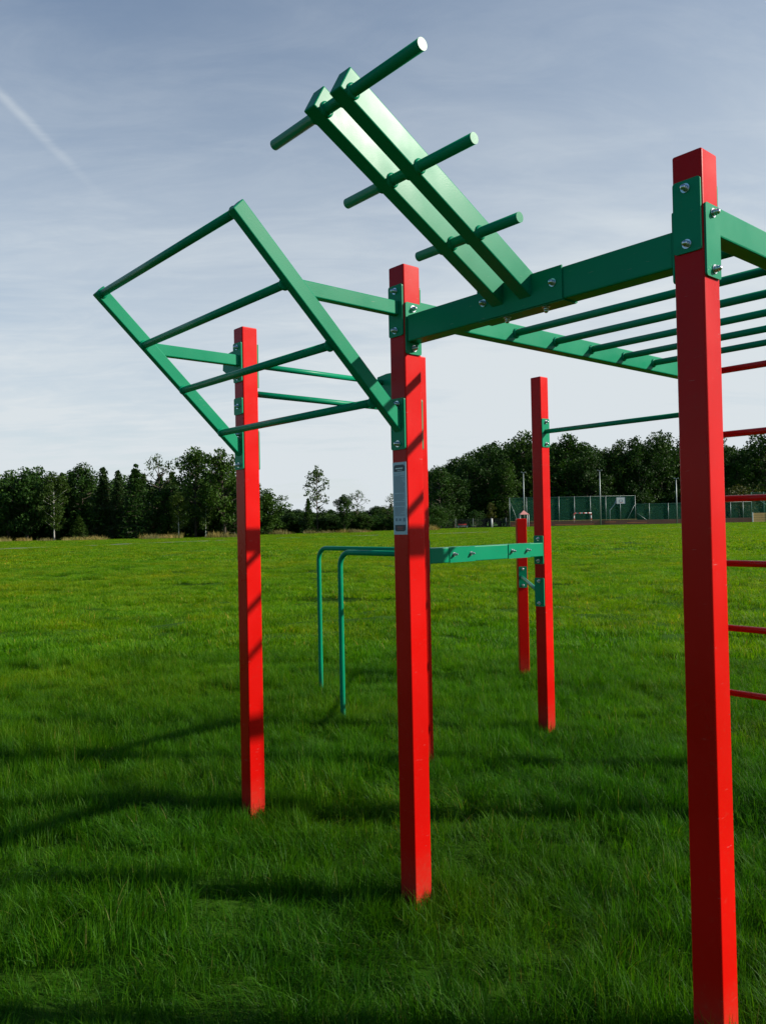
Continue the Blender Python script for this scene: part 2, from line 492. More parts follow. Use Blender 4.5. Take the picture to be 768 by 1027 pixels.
badge('header_badge', .122, .027, False, M['ink']); badge('footer_badge', -.120, .026, True, M['ink'])
quads('header_text', [(0, .121, .044, .0045), (.004, .113, .03, .0018)], M['white'], stk, -.0021)
quads('footer_text', [(0, -.116, .034, .004), (0, -.124, .03, .003)], M['redink'], stk, -.0021)
rects = []
zz = .099
while zz > -.07:
    w = .066 * random.uniform(.55, 1.0) if random.random() < .3 else .066 * random.uniform(.9, 1)
    x0 = -.033
    while x0 < -.033 + w - .004:
        ww = min(random.uniform(.004, .012), -.033 + w - x0)
        rects.append((x0 + ww / 2, zz, ww - .0012, .0016)); x0 += ww
    zz -= .0037 if random.random() > .12 else .008
quads('text_lines', rects, M['text'], stk, -.0012)
quads('symbol_row', [(-.022, -.086, .012, .012), (.0, -.086, .014, .010), (.024, -.086, .012, .015)], M['text'], stk, -.0012)

# ------------------------------------------------------------------ ground and path
def axis(lo, hi, c, fine, grow):
    out = [c]
    for sgn in (1, -1):
        x, d = c, fine
        while True:
            x += sgn * d; d = d * grow if abs(x - c) > 9 else d
            if (sgn > 0 and x >= hi) or (sgn < 0 and x <= lo):
                out.append(hi if sgn > 0 else lo); break
            out.append(x)
    return np.array(sorted(out))


xs = axis(-900, 900, .5, .14, 1.07); ys = axis(-300, 1400, 4.5, .14, 1.07)
XX, YY = np.meshgrid(xs, ys)
ZZ = ground_z(XX, YY)
nx, ny = len(xs), len(ys)
verts = np.stack([XX.ravel(), YY.ravel(), ZZ.ravel()], 1)
idx = np.arange(nx * ny).reshape(ny, nx)
faces = np.stack([idx[:-1, :-1].ravel(), idx[:-1, 1:].ravel(), idx[1:, 1:].ravel(), idx[1:, :-1].ravel()], 1)


def np_mesh(name, V, F, m, smooth=True):
    me = bpy.data.meshes.new(name)
    nv, nf = len(V), len(F)
    me.vertices.add(nv); me.vertices.foreach_set('co', np.asarray(V, np.float32).ravel())
    k = F.shape[1]
    me.loops.add(nf * k); me.loops.foreach_set('vertex_index', F.astype(np.int32).ravel())
    me.polygons.add(nf)
    me.polygons.foreach_set('loop_start', np.arange(0, nf * k, k, dtype=np.int32))
    me.polygons.foreach_set('use_smooth', np.full(nf, smooth))
    me.update(calc_edges=True)
    me.materials.append(m)
    return me


g = link('ground', np_mesh('ground', verts, faces, M['soil']))
tag(g, kind='structure')

PATH = [(-70, 50), (-45, 56), (-31, 63), (-24, 77), (-12, 92), (0, 97), (22, 100), (60, 102), (120, 102)]
pv, pf = [], []
pp = []
for i in range(len(PATH) - 1):
    for k in range(12):
        pp.append(np.array(PATH[i]) + (np.array(PATH[i + 1]) - np.array(PATH[i])) * k / 12)
for i in range(len(pp) - 1):
    t_ = pp[i + 1] - pp[i]; t_ = t_ / np.hypot(*t_); n_ = np.array([-t_[1], t_[0]])
    for s_ in (-1, 1):
        q = pp[i] + n_ * s_ * 1.0
        pv.append((q[0], q[1], float(ground_z(q[0], q[1])) + .045))
for i in range(len(pp) - 2): pf.append((2 * i, 2 * i + 2, 2 * i + 3, 2 * i + 1))
tag(link('path', np_mesh('path', np.array(pv), np.array(pf), M['gravel'])), kind='structure')


# ------------------------------------------------------------------ scattering (stuff only)
def scatter(name, pts, rots, scales, ids, protos, m):
    """one object: points that instance the prototype meshes"""
    coll = bpy.data.collections.new(name + '_blades')
    for i, me in enumerate(protos):
        coll.objects.link(bpy.data.objects.new(f'{name}_{i:02d}', me))
    me = bpy.data.meshes.new(name)
    me.vertices.add(len(pts)); me.vertices.foreach_set('co', np.asarray(pts, np.float32).ravel())
    for nm, ty, arr in (('rot', 'FLOAT_VECTOR', rots), ('scl', 'FLOAT_VECTOR', scales), ('idx', 'INT', ids)):
        at = me.attributes.new(nm, ty, 'POINT')
        at.data.foreach_set('vector' if ty == 'FLOAT_VECTOR' else 'value', np.asarray(arr, np.float32 if ty != 'INT' else np.int32).ravel())
    me.materials.append(m)
    o = link(name, me)
    ng = bpy.data.node_groups.new(name, 'GeometryNodeTree')
    ng.interface.new_socket('Geometry', in_out='INPUT', socket_type='NodeSocketGeometry')
    ng.interface.new_socket('Geometry', in_out='OUTPUT', socket_type='NodeSocketGeometry')
    N, L = ng.nodes, ng.links
    gi = N.new('NodeGroupInput'); go = N.new('NodeGroupOutput')
    ip = N.new('GeometryNodeInstanceOnPoints'); ci = N.new('GeometryNodeCollectionInfo')
    ci.inputs['Collection'].default_value = coll
    ci.inputs['Separate Children'].default_value = True; ci.inputs['Reset Children'].default_value = True
    ip.inputs['Pick Instance'].default_value = True

    def na(nm, ty):
        n = N.new('GeometryNodeInputNamedAttribute'); n.data_type = ty; n.inputs['Name'].default_value = nm
        return n.outputs['Attribute']
    L.new(gi.outputs[0], ip.inputs['Points']); L.new(ci.outputs[0], ip.inputs['Instance'])
    L.new(na('idx', 'INT'), ip.inputs['Instance Index'])
    er = N.new('FunctionNodeEulerToRotation'); L.new(na('rot', 'FLOAT_VECTOR'), er.inputs[0]); L.new(er.outputs[0], ip.inputs['Rotation'])
    L.new(na('scl', 'FLOAT_VECTOR'), ip.inputs['Scale']); L.new(ip.outputs[0], go.inputs[0])
    md = o.modifiers.new('scatter', 'NODES'); md.node_group = ng
    return o


def blade_mesh(name, n, size, h0, h1, w0, w1, lean, m, seed, clump=0.0):
    g = np.random.default_rng(seed)
    x = g.uniform(-size / 2, size / 2, n); y = g.uniform(-size / 2, size / 2, n)
    # clumps: neighbours lean and grow alike
    cx = g.uniform(-size / 2, size / 2, (max(4, n // 60), 2)); ca = g.uniform(0, 6.283, len(cx)); chh = g.uniform(.65, 1.2, len(cx))
    d = (x[:, None] - cx[None, :, 0]) ** 2 + (y[:, None] - cx[None, :, 1]) ** 2
    j = d.argmin(1)
    az = ca[j] + g.normal(0, .8, n)
    h = g.uniform(h0, h1, n) * chh[j]
    w = g.uniform(w0, w1, n)
    ln = h * np.abs(g.normal(.22, lean, n) + g.uniform(0, .55, len(cx))[j])
    tw = az + g.normal(1.57, .7, n)
    lv = np.array([0, .38, .72, 1.0])
    wd = np.array([1.0, .85, .55, 0.0])
    V = np.zeros((n, 7, 3)); 
    dx, dy = np.cos(az), np.sin(az); sx_, sy_ = np.cos(tw), np.sin(tw)
    k = 0
    for q in range(4):
        t_ = lv[q]
        bx = x + dx * ln * t_ ** 2; by = y + dy * ln * t_ ** 2
        bz = h * (t_ - .28 * (ln / np.maximum(h, 1e-4)) * t_ ** 2) 
        for s_ in ((-1, 1) if q < 3 else (0,)):
            V[:, k, 0] = bx + sx_ * w * wd[q] * s_ * .5; V[:, k, 1] = by + sy_ * w * wd[q] * s_ * .5; V[:, k, 2] = bz - .012
            k += 1
    base = (np.arange(n) * 7)[:, None]
    quad = np.concatenate([base + np.array([[0, 1, 3, 2]]), base + np.array([[2, 3, 5, 4]])])
    tri = base + np.array([[4, 5, 6]])
    T = np.concatenate([quad[:, [0, 1, 2]], quad[:, [0, 2, 3]], tri])
    return np_mesh(name, V.reshape(-1, 3), T, m)


def vnoise(x, y, seed, sc):
    g = np.random.default_rng(seed); z = 0 * x
    for _ in range(6):
        th, ph, k = g.uniform(0, 6.283), g.uniform(0, 6.283), g.uniform(.6, 1.6)
        z = z + np.sin((x * math.cos(th) + y * math.sin(th)) * k * 6.283 / sc + ph)
    return z / 6


protos, P_, R_, S_, I_ = [], [], [], [], []
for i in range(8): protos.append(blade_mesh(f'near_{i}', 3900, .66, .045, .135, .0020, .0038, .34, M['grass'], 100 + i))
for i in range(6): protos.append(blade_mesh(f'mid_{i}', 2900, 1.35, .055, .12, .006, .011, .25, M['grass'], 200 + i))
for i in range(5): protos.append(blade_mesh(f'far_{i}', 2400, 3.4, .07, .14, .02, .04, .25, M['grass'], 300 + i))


def lay(step, y0, y1, xm, k0, kn, inside=None):
    yy = np.arange(y0, y1, step)
    for y in yy:
        half = xm(y)
        xx = np.arange(-half, half, step) + rng.uniform(-step / 2, step / 2)
        for x in xx:
            jx, jy = x + rng.uniform(-.2, .2) * step, y + rng.uniform(-.2, .2) * step
            P_.append((jx, jy, float(ground_z(jx, jy))))
            R_.append((0, 0, rng.uniform(0, 6.283)))
            hs = 1.0 + .6 * float(vnoise(np.array(jx), np.array(jy), 5, 1.5)) + .3 * float(vnoise(np.array(jx), np.array(jy), 9, 6.0)) + rng.uniform(-.08, .08)
            if y > 10: hs = 1 + (hs - 1) * (.75 if y < 30 else .5)
            s = rng.uniform(.95, 1.12)
            S_.append((s, s, max(.72, hs)))
            I_.append(k0 + int(rng.integers(0, kn)))


lay(.50, .6, 9.5, lambda y: max(4.5, .62 * y + 2.2), 0, 8)
lay(.98, 9.3, 34, lambda y: .60 * y + 4, 8, 6)
lay(2.5, 33, 150, lambda y: .56 * y + 8, 14, 5)
# longer tufts the mower misses, close round each post and dip bar foot
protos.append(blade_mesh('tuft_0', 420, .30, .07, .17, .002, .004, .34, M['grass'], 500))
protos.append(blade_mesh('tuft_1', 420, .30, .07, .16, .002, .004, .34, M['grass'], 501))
for (a, b) in POSTS + [FPOS, (-1.262, 1.57), (-2.328, 2.14)]:
    cx_, cy_ = AX + a * UV[0][0] + b * UV[1][0], AY + a * UV[0][1] + b * UV[1][1]
    for k in range(9):
        an = k * .7 + rng.uniform(-.3, .3); rr_ = rng.uniform(.10, .24)
        q = (cx_ + math.cos(an) * rr_, cy_ + math.sin(an) * rr_)
        P_.append((q[0], q[1], float(ground_z(*q)))); R_.append((0, 0, rng.uniform(0, 6.283))); s = rng.uniform(.5, .8); S_.append((s, s, rng.uniform(.55, .95))); I_.append(19 + int(rng.integers(0, 2)))
# keep the path clear
PA = np.array(P_); keep = np.ones(len(PA), bool)
ppa = np.array(pp)
dmin = np.array([np.min(np.hypot(ppa[:, 0] - q[0], ppa[:, 1] - q[1])) if q[1] > 45 else 9 for q in PA])
keep &= dmin > 1.35
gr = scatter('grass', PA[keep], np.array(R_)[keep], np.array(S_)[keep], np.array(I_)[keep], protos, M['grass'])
tag(gr, kind='stuff')

# dry tall grass along the wood edges
dp = [blade_mesh(f'dry_{i}', 260, 2.0, .3, .8, .02, .045, .25, M['dry'], 400 + i) for i in range(3)]
P2, R2, S2_, I2 = [], [], [], []
for x0, x1, y in ((-66, -18, 106.5), (-20, 12, 128)):
    for x in np.arange(x0, x1, .9):
        dens = float(vnoise(np.array(x), np.array(y), 3, 9.0))
        if dens + rng.uniform(-.3, .3) < .0: continue
        P2.append((x, y + rng.uniform(-1, 1), float(ground_z(x, y)))); R2.append((0, 0, rng.uniform(0, 6.28)))
        s = rng.uniform(.7, 1.4); S2_.append((1, 1, s)); I2.append(int(rng.integers(0, 3)))
tag(scatter('dry_grass', P2, R2, S2_, I2, dp, M['dry']), kind='stuff')


# ------------------------------------------------------------------ trees
def limb_mesh(name, segs, m):
    bm = bmesh.new()
    for pts, radii in segs: tube_into(bm, pts, 0, 7, True, radii)
    return finish(bm, name, m)


def leaves(name, centers, sizes, g, m, flat=0.0, up=.35):
    n = len(centers)
    nr = g.normal(size=(n, 3)); nr[:, 2] = nr[:, 2] * (1 - flat) + flat * 2 * np.sign(nr[:, 2] + .3) + up
    nr /= np.linalg.norm(nr, axis=1)[:, None]
    a = np.cross(nr, g.normal(size=(n, 3))); a /= np.linalg.norm(a, axis=1)[:, None]
    b = np.cross(nr, a)
    s = sizes[:, None]
    k = g.uniform(.45, .8, (n, 1))
    V = np.stack([centers - a * s * .5, centers - b * s * .5 * k + nr * s * .08, centers + a * s * .5, centers + b * s * .5 * k + nr * s * .08], 1).reshape(-1, 3)
    base = (np.arange(n) * 4)[:, None]
    return np_mesh(name, V, base + np.array([[0, 1, 2, 3]]), m, False)


def broadleaf(seed, h, r, m, n=4200, low=.12, gaps=.0, nb=26, leaf=(.22, .46), bark='bark', shape=1.0, trunk_r=.018):
    """tapered trunk, limbs, and leaf clumps round the limb ends"""
    g = np.random.default_rng(seed)
    segs = []
    lean = g.normal(0, .02, 2) * h
    tp = [Vector((lean[0] * t_ ** 2, lean[1] * t_ ** 2, h * t_ * .93 - .1)) for t_ in np.linspace(0, 1, 7)]
    segs.append((tp, [h * trunk_r * (1.25 if i == 0 else 1) * (1 - i / 6.6) + .02 for i in range(7)]))
    C, RAD = [], []
    for i in range(nb):
        t_ = low + (1 - low) * ((i + g.uniform(0, 1)) / nb) ** .85
        prof = math.sin(math.pi * min(1, (t_ - low) / (1 - low) * .86 + .14)) ** .65 * shape + .12
        az = i * 2.4 + g.normal(0, .5)
        d = r * prof * g.uniform(.45, 1.02)
        base = Vector((lean[0] * t_ ** 2, lean[1] * t_ ** 2, h * t_ * .86))
        end = base + Vector((math.cos(az) * d, math.sin(az) * d, h * .06 + d * g.uniform(.0, .45)))
        if end.z > h * 1.0: end.z = h * g.uniform(.93, 1.0)
        mid = (base + end) / 2 + Vector((0, 0, -.05 * d))
        segs.append(([base, mid, end], [h * .006 + .02, h * .004 + .012, .012]) if bark != 'birch' else ([base, mid, end], [.02, .014, .008]))
        C.append(end); RAD.append(r * g.uniform(.20, .40))
        if g.random() > gaps:
            C.append(mid + Vector(g.normal(0, .12 * r, 3))); RAD.append(r * g.uniform(.2, .36))
    C.append(Vector((lean[0], lean[1], h * .96))); RAD.append(r * .22)
    C = np.array([tuple(c) for c in C]); RAD = np.array(RAD)
    w = RAD ** 2; w /= w.sum()
    j = g.choice(len(C), n, p=w)
    dv = g.normal(size=(n, 3)); dv /= np.linalg.norm(dv, axis=1)[:, None]
    rr = RAD[j] * g.uniform(.35, 1.12, n) ** .6
    ctr = C[j] + dv * rr[:, None] * np.array([1, 1, .75])
    ctr[:, 2] = np.maximum(ctr[:, 2], .15)
    return limb_mesh('trunk', segs, M[bark]), leaves('crown', ctr, g.uniform(*leaf, n), g, m)


def conifer(seed, h, r, m, n=4200, low=.06, tiers=22, droop=.25, leaf=(.22, .42)):
    g = np.random.default_rng(seed)
    segs = [([Vector((0, 0, -.1)), Vector((0, 0, h * .5)), Vector((0, 0, h * .99))], [h * .016 + .03, h * .01, .02])]
    C = []
    per = n // (tiers * 7)
    for i in range(tiers):
        t_ = low + (1 - low) * i / (tiers - 1)
        L = r * (1 - t_) ** .8 * g.uniform(.8, 1.1) + .22
        for k in range(7):
            az = k * 6.283 / 7 + i * .6 + g.normal(0, .25); Lk = L * g.uniform(.6, 1.15)
            e = Vector((math.cos(az) * Lk, math.sin(az) * Lk, h * t_ - droop * Lk + g.normal(0, .1)))
            segs.append(([Vector((0, 0, h * t_)), e], [.05 * (1 - t_) + .012, .01]))
            q = g.uniform(.12, 1.05, per)[:, None]
            b = np.array([[0, 0, h * t_]]); c = b + (np.array([tuple(e)]) - b) * q
            c = c + g.normal(0, 1, (per, 3)) * np.array([.2, .2, .2]) * (L * .5 + .35)
            C.append(c)
    C = np.concatenate(C); C[:, 2] = np.clip(C[:, 2], .1, h * 1.02)
    return limb_mesh('trunk', segs, M['bark']), leaves('crown', C, g.uniform(*leaf, len(C)), g, m, .25, .3)


KIND = {
    'round': broadleaf(11, 10, 3.6, LEAF['mid'], 5600, .06, 0, 34, (.26, .52)), 'round2': broadleaf(12, 10, 3.4, LEAF['dark'], 5600, .05, 0, 34, (.26, .52)),
    'tall': broadleaf(13, 12, 3.3, LEAF['mid'], 5200, .08, .15, 36, (.24, .5)), 'feather': broadleaf(14, 12, 3.0, LEAF['mid'], 4200, .1, .3, 38, (.22, .46), 'bark', .95, .012),
    'birch': broadleaf(15, 11, 2.4, LEAF['light'], 5200, .2, .1, 34, (.18, .38), 'birch', .9, .008),
    'sparse': broadleaf(16, 11, 2.5, LEAF['light'], 1100, .28, .9, 26, (.24, .5), 'bark', .95, .010),
    'wispy': broadleaf(17, 8, 2.6, LEAF['light'], 900, .2, .9, 20, (.16, .36), 'bark', 1, .012),
    'oak': broadleaf(18, 17, 5.4, LEAF['dark'], 6400, .10, .1, 40, (.32, .66)), 'oak2': broadleaf(19, 17, 4.6, LEAF['mid'], 6000, .10, .2, 38, (.32, .62)),
    'oak3': broadleaf(20, 18, 5.0, LEAF['dark'], 6000, .12, .3, 40, (.30, .62)),
    'spruce': conifer(21, 10, 2.6, LEAF['needle']), 'larch': conifer(22, 11, 3.5, LEAF['mid'], 4200, .05, 15, .10),
    'fir': conifer(23, 9, 2.2, LEAF['dark'], 3800, .04, 20, .3),
    'bush': broadleaf(24, 3, 2.0, LEAF['mid'], 1500, .02, .1, 18, (.14, .3)), 'bush2': broadleaf(25, 3, 2.2, LEAF['yellow'], 1300, .05, .2, 18, (.14, .3)),
    'sapling': broadleaf(26, 4.2, 1.0, LEAF['yellow'], 900, .40, .3, 16, (.14, .30), 'bark', 1, .008),
}
KH = {'round': 10, 'round2': 10, 'tall': 12, 'feather': 12, 'birch': 11, 'sparse': 11, 'wispy': 8, 'oak': 17, 'oak2': 17, 'oak3': 18, 'spruce': 10, 'larch': 11,
      'fir': 9, 'bush': 3, 'bush2': 3, 'sapling': 4.2}


def horizon(px): return 524.5 - .0198 * (px - 384)


def tree(kind, px, y, top, label, name='tree', cat='tree', wide=1.0, group=None, rz=None):
    x = gx(px, y)
    z0 = float(ground_z(x, y))
    h = EYE + (horizon(px) - top) * y / FPX - z0
    s = h / KH[kind]
    o = empty(name, (x, y, z0), random.uniform(0, 6.28) if rz is None else rz)
    tag(o, label, cat, group)
    tk, cr = KIND[kind]
    link('trunk', tk, o, (0, 0, 0), (0, 0, 0), (s * wide, s * wide, s))
    link('crown', cr, o, (0, 0, 0), (0, 0, 0), (s * wide, s * wide, s))
    return o


LG, MG, RG = 'trees along the left wood edge', 'trees before the low middle wood', 'trees of the tall wood behind the pitch'
T = [
    ('round', 8, 113, 475, 'broad mid green leafy tree cut by the left edge of the photo', 'leafy_tree', 1.0, LG),
    ('round', 27, 111, 473, 'full rounded leafy tree just left of the pale-trunked birch', 'leafy_tree', .95, LG),
    ('tall', 42, 119, 467, 'dark leafy tree rising behind the rounded tree and the birch', 'leafy_tree', 1.0, LG),
    ('birch', 54, 109.5, 472, 'slender birch with bare pale trunk at the wood edge', 'birch_tree', 1.0, LG),
    ('tall', 63, 117, 474, 'leafy tree filling the gap right behind the birch', 'leafy_tree', 1.0, LG),
    ('feather', 83, 115, 464, 'tree with ragged airy top between the birch and the dark spruces', 'leafy_tree', 1.05, LG),
    ('fir', 79, 108.5, 518, 'small bushy fir in front of the wood right of the birch', 'fir_tree', 1.9, LG),
    ('spruce', 104, 113, 470, 'dark spruce, the left one of the pair beside the wide larch', 'spruce_tree', 1.0, LG),
    ('spruce', 119, 112, 473, 'dark narrow spruce touching the left side of the wide larch', 'spruce_tree', .85, LG),
    ('larch', 137, 110, 467, 'wide layered larch with flat tiers of branches at the wood edge', 'larch_tree', 1.0, LG),
    ('wispy', 161, 116, 457, 'thin tree whose sparse crown sticks up right of the larch', 'leafy_tree', .75, LG),
    ('round2', 165, 112, 490, 'low dark rounded tree below the sparse crown right of the larch', 'leafy_tree', .8, LG),
    ('birch', 179, 109.5, 494, 'low bright green young tree at the wood edge right of the larch', 'young_tree', 1.1, LG),
    ('feather', 196, 113, 447, 'tallest feathery tree of the left wood, left of the first red post', 'leafy_tree', 1.0, LG),
    ('birch', 206, 110, 487, 'leafy young tree standing in front of the tallest feathery tree', 'young_tree', 1.1, LG),
    ('tall', 225, 111, 449, 'tall sunlit green tree directly left of the first red post', 'leafy_tree', .95, LG),
    ('feather', 252, 112, 470, 'tree behind the first red post with twigs showing on its right side', 'leafy_tree', .62, LG),
    ('fir', 309, 136, 501, 'dark pointed fir at the foot of the lone tall thin tree', 'fir_tree', 1.2, MG),
    ('sparse', 318, 138, 466, 'lone tall thin tree with see-through crown between the first two red posts', 'thin_tree', .82, MG),
    ('round2', 345, 137, 496, 'small dark round-headed tree right of the lone tall thin tree', 'leafy_tree', .72, MG),
    ('wispy', 358, 140, 492, 'pale wispy tree beside the small dark round-headed tree', 'thin_tree', .85, MG),
    ('wispy', 393, 141, 495, 'wispy tree half hidden behind the stickered red post', 'thin_tree', .8, MG),
    ('feather', 441, 160, 468, 'airy leafy tree just right of the stickered red post', 'leafy_tree', 1.0, RG),
    ('round2', 455, 163, 477, 'dark rounded tree low behind the wire fence and red bench', 'leafy_tree', 1.0, RG),
    ('oak2', 470, 168, 460, 'leafy tree on the descending left shoulder of the tall wood', 'leafy_tree', .9, RG),
    ('oak3', 491, 170, 446, 'tall leafy tree behind the sapling, left of the short red post', 'leafy_tree', .9, RG),
    ('oak', 527, 174, 432, 'big dark tree behind the short red post and the fourth tall post', 'leafy_tree', .9, RG),
    ('oak2', 508, 165, 462, 'leafy tree in front of the big dark tree, left of the green net', 'leafy_tree', .8, RG),
    ('oak2', 571, 172, 434, 'tall tree with pale green top behind the striped goal', 'leafy_tree', 1.0, RG),
    ('oak3', 589, 168, 452, 'dark tree filling the dip left of the slim lamp pole', 'leafy_tree', .9, RG),
    ('oak', 609, 172, 449, 'dark leafy tree right behind the slim lamp pole', 'leafy_tree', .9, RG),
    ('oak3', 626, 174, 440, 'leafy tree with small peaked top above the basketball backboard', 'leafy_tree', .75, RG),
    ('oak2', 642, 170, 437, 'tree with bumpy top right of the basketball backboard', 'leafy_tree', .8, RG),
    ('oak', 664, 173, 432, 'tallest dark tree just left of the nearest red post', 'leafy_tree', .8, RG),
    ('oak2', 690, 176, 436, 'leafy tree mostly hidden behind the nearest red post', 'leafy_tree', 1.0, RG),
    ('oak3', 722, 175, 434, 'dark tree peeking out right of the nearest red post', 'leafy_tree', .9, RG),
    ('oak2', 741, 171, 462, 'rounded sunlit tree seen between the red wall bars', 'leafy_tree', .9, RG),
    ('oak', 768, 172, 432, 'big dark tree cut by the right edge of the photo', 'leafy_tree', 1.0, RG),
]
for k, px, y, top, lab, nm, wide, grp in T:
    tree(k, px, y, top, lab, nm, 'tree', wide, grp)
tree('bush2', 741, 161, 489, 'yellowish green bush behind the green net between the red wall bars', 'bush', 'bush', 1.0, None)
tree('bush', 476, 150, 513, 'grey green bush behind the wire fence left of the sapling', 'bush', 'bush', 1.1, None)
tree('bush', 440, 150, 508, 'dense bush behind the wire fence beside the stickered red post', 'bush', 'bush', .8, None)
sap = tree('sapling', 493, 144, 504, 'young sapling with a white trunk guard in front of the dark wood', 'sapling', 'tree', 1.0, None)
bm = bmesh.new(); tube_into(bm, [(0, 0, 0), (0, 0, 1.7)], .13, 10); 
link('trunk_guard', finish(bm, 'trunk_guard', M['white']), sap)


def wood(name, spots):
    """the mass of trees behind the front row"""
    kinds = sorted({k for k, *_ in spots}); P, Q, Sc, I = [], [], [], []
    meshes = []
    for k in kinds: meshes += [KIND[k][1], KIND[k][0]]
    for k, px, y, top, wide in spots:
        x = gx(px, y); z0 = float(ground_z(x, y)); h = EYE + (horizon(px) - top) * y / FPX - z0; s = h / KH[k]
        rz = random.uniform(0, 6.28)
        for q in (0, 1):
            P.append((x, y, z0)); Q.append((0, 0, rz)); Sc.append((s * wide, s * wide, s)); I.append(kinds.index(k) * 2 + q)
    tag(scatter(name, P, Q, Sc, I, meshes, LEAF['dark']), kind='stuff')


sp = []
for i in range(46):
    px = -55 + i * 7.2
    sp.append((random.choice(['round2', 'round', 'tall', 'spruce', 'fir']), px + random.uniform(-3, 3), random.uniform(119, 134), random.uniform(474, 488) if px < 250 else random.uniform(486, 500), random.uniform(1.0, 1.4)))
for i in range(44): sp.append((random.choice(['bush', 'bush', 'fir']), -60 + i * 7.2 + random.uniform(-3, 3), random.uniform(113.5, 119), random.uniform(505, 522), random.uniform(1.0, 1.5)))
wood('distant_wood', sp)
sp = []
for i in range(64):
    px = 225 + i * 3.5
    sp.append((random.choice(['round2', 'fir', 'round2', 'round']), px + random.uniform(-2, 2), random.uniform(143, 165), random.uniform(511, 518) - (5 if px > 365 else 0), random.uniform(1.2, 1.9)))
for i in range(40): sp.append((random.choice(['bush', 'round2']), 225 + i * 5.4 + random.uniform(-3, 3), random.uniform(139, 143), random.uniform(514, 523), random.uniform(1.2, 1.8)))
wood('low_wood', sp)
sp = []
for i in range(56):
    px = 432 + i * 7.4
    tp_ = 470 - (px - 432) * .45 if px < 500 else random.uniform(438, 458)
    sp.append((random.choice(['oak', 'oak2', 'oak3']), px + random.uniform(-3, 3), random.uniform(180, 205), max(tp_, 440) + random.uniform(0, 10), random.uniform(.9, 1.2)))
for i in range(60): sp.append((random.choice(['round2', 'bush', 'round2']), 436 + i * 7 + random.uniform(-3, 3), random.uniform(168, 177), random.uniform(488, 508), random.uniform(1.1, 1.6)))
wood('tall_wood', sp)


# ------------------------------------------------------------------ sports pitch and background furniture
def pxz(px, py, y):
    return EYE + (horizon(px) - py) * y / FPX


YP = 150.0


def net_fence(name, px0, px1, y, h, posts, label, net='net', pm='galv', top=True, brace=()):
    x0, x1 = gx(px0, y), gx(px1, y)
    z0 = float(ground_z((x0 + x1) / 2, y))
    root = empty(name, (x0, y, z0)); tag(root, label, 'fence')
    bm = bmesh.new(); box_into(bm, ((x1 - x0) / 2, .06, h / 2 + .05), (x1 - x0, .02, h - .1))
    link('net_panel' if net == 'net' else 'wire_panel', finish(bm, 'net_panel', M[net]), root)
    for px in posts:
        bm = bmesh.new(); tube_into(bm, [(0, 0, -.1), (0, 0, h + .08)], .045, 8)
        link('fence_post', finish(bm, 'fence_post', M[pm]), root, (gx(px, y) - x0, 0, 0))
    if top:
        bm = bmesh.new(); tube_into(bm, [(0, 0, h), (x1 - x0, 0, h)], .02, 6)
        link('top_rail', finish(bm, 'top_rail', M[pm]), root)
    for (pa, za, pb, zb) in brace:
        bm = bmesh.new(); tube_into(bm, [(gx(pa, y) - x0, 0, za), (gx(pb, y) - x0, 0, zb)], .035, 6)
        link('brace', finish(bm, 'brace', M[pm]), root)
    return root


net_fence('net_fence', 511, 637, YP + 10, 5.85, [511, 528, 560.5, 576, 592, 607.5, 622, 637], 'tall green ball-stop net on pale posts behind the striped goal and backboard', brace=((512, 4.8, 520, .4), (637, 4.2, 627, .4)))
net_fence('net_fence', 638, 753, YP + 6.5, 4.1, [651, 670, 690, 712, 732.5, 745], 'lower green net fence running behind the nearest red post', brace=((639, 2.2, 650, .6),))
net_fence('net_fence', 753.5, 830, YP + 3, 5.8, [753.5, 766, 785, 805, 830], 'tall green net with a corner post at the right edge of the photo', pm='greenpost', brace=((755, 5.2, 768, 3.4),))
net_fence('wire_fence', 432, 511, 147, 1.75, [442, 456.5, 474, 492, 507], 'low see-through wire fence on thin posts in front of the dark wood', 'wire', 'darkpost', False)

# kick boards round the pitch
x0, x1 = gx(511, YP - 1), gx(753, YP - 1)
z0 = float(ground_z((x0 + x1) / 2, YP))
kb = empty('kick_board', (x0, YP - 1.2, z0)); tag(kb, 'long low brown board wall at the foot of the green nets', 'board wall')
for i in range(3):
    box('board', ((x1 - x0) / 2, 0, .18 + i * .30), (x1 - x0, .04, .285), M['board'], kb, .01)
box('top_edge', ((gx(638, YP - 1) - x0) / 2 , 0, 1.05), (gx(638, YP - 1) - x0, .07, .07), M['wood'], kb, .01)
for pxa, pxb, zz in ((513, 545, .36), (556, 595, .30), (606, 617, .62), (628, 648, .45)):
    xa, xb = gx(pxa, YP - 1) - x0, gx(pxb, YP - 1) - x0
    box('stripe', ((xa + xb) / 2, -.027, zz), (xb - xa, .008, .09), M['orange'], kb, 0)
x2 = gx(754.5, YP - 2); x3 = gx(800, YP - 2)
wb = empty('board_wall', (x2, YP - 2.2, z0)); tag(wb, 'pale yellow wooden board wall with white end post at the right edge', 'board wall')
for i in range(4): box('board', ((x3 - x2) / 2, 0, .25 + i * .44), (x3 - x2, .05, .40), M['wood'], wb, .01)
box('end_post', (-.1, -.01, .93), (.16, .16, 1.9), M['white'], wb, .01)
for k in (1, 2, 3): box('upright', (k * 2.6, -.045, .93), (.10, .04, 1.84), M['white'], wb, .005)

# striped goal inside the pitch
yg = YP + 6
gl = empty('goal', (gx(575.5, yg), yg, float(ground_z(30, yg)) + .0)); tag(gl, 'small goal frame striped in white and red seen through the net', 'goal')
gw = gx(592.5, yg) - gx(575.5, yg); gh = 2.45


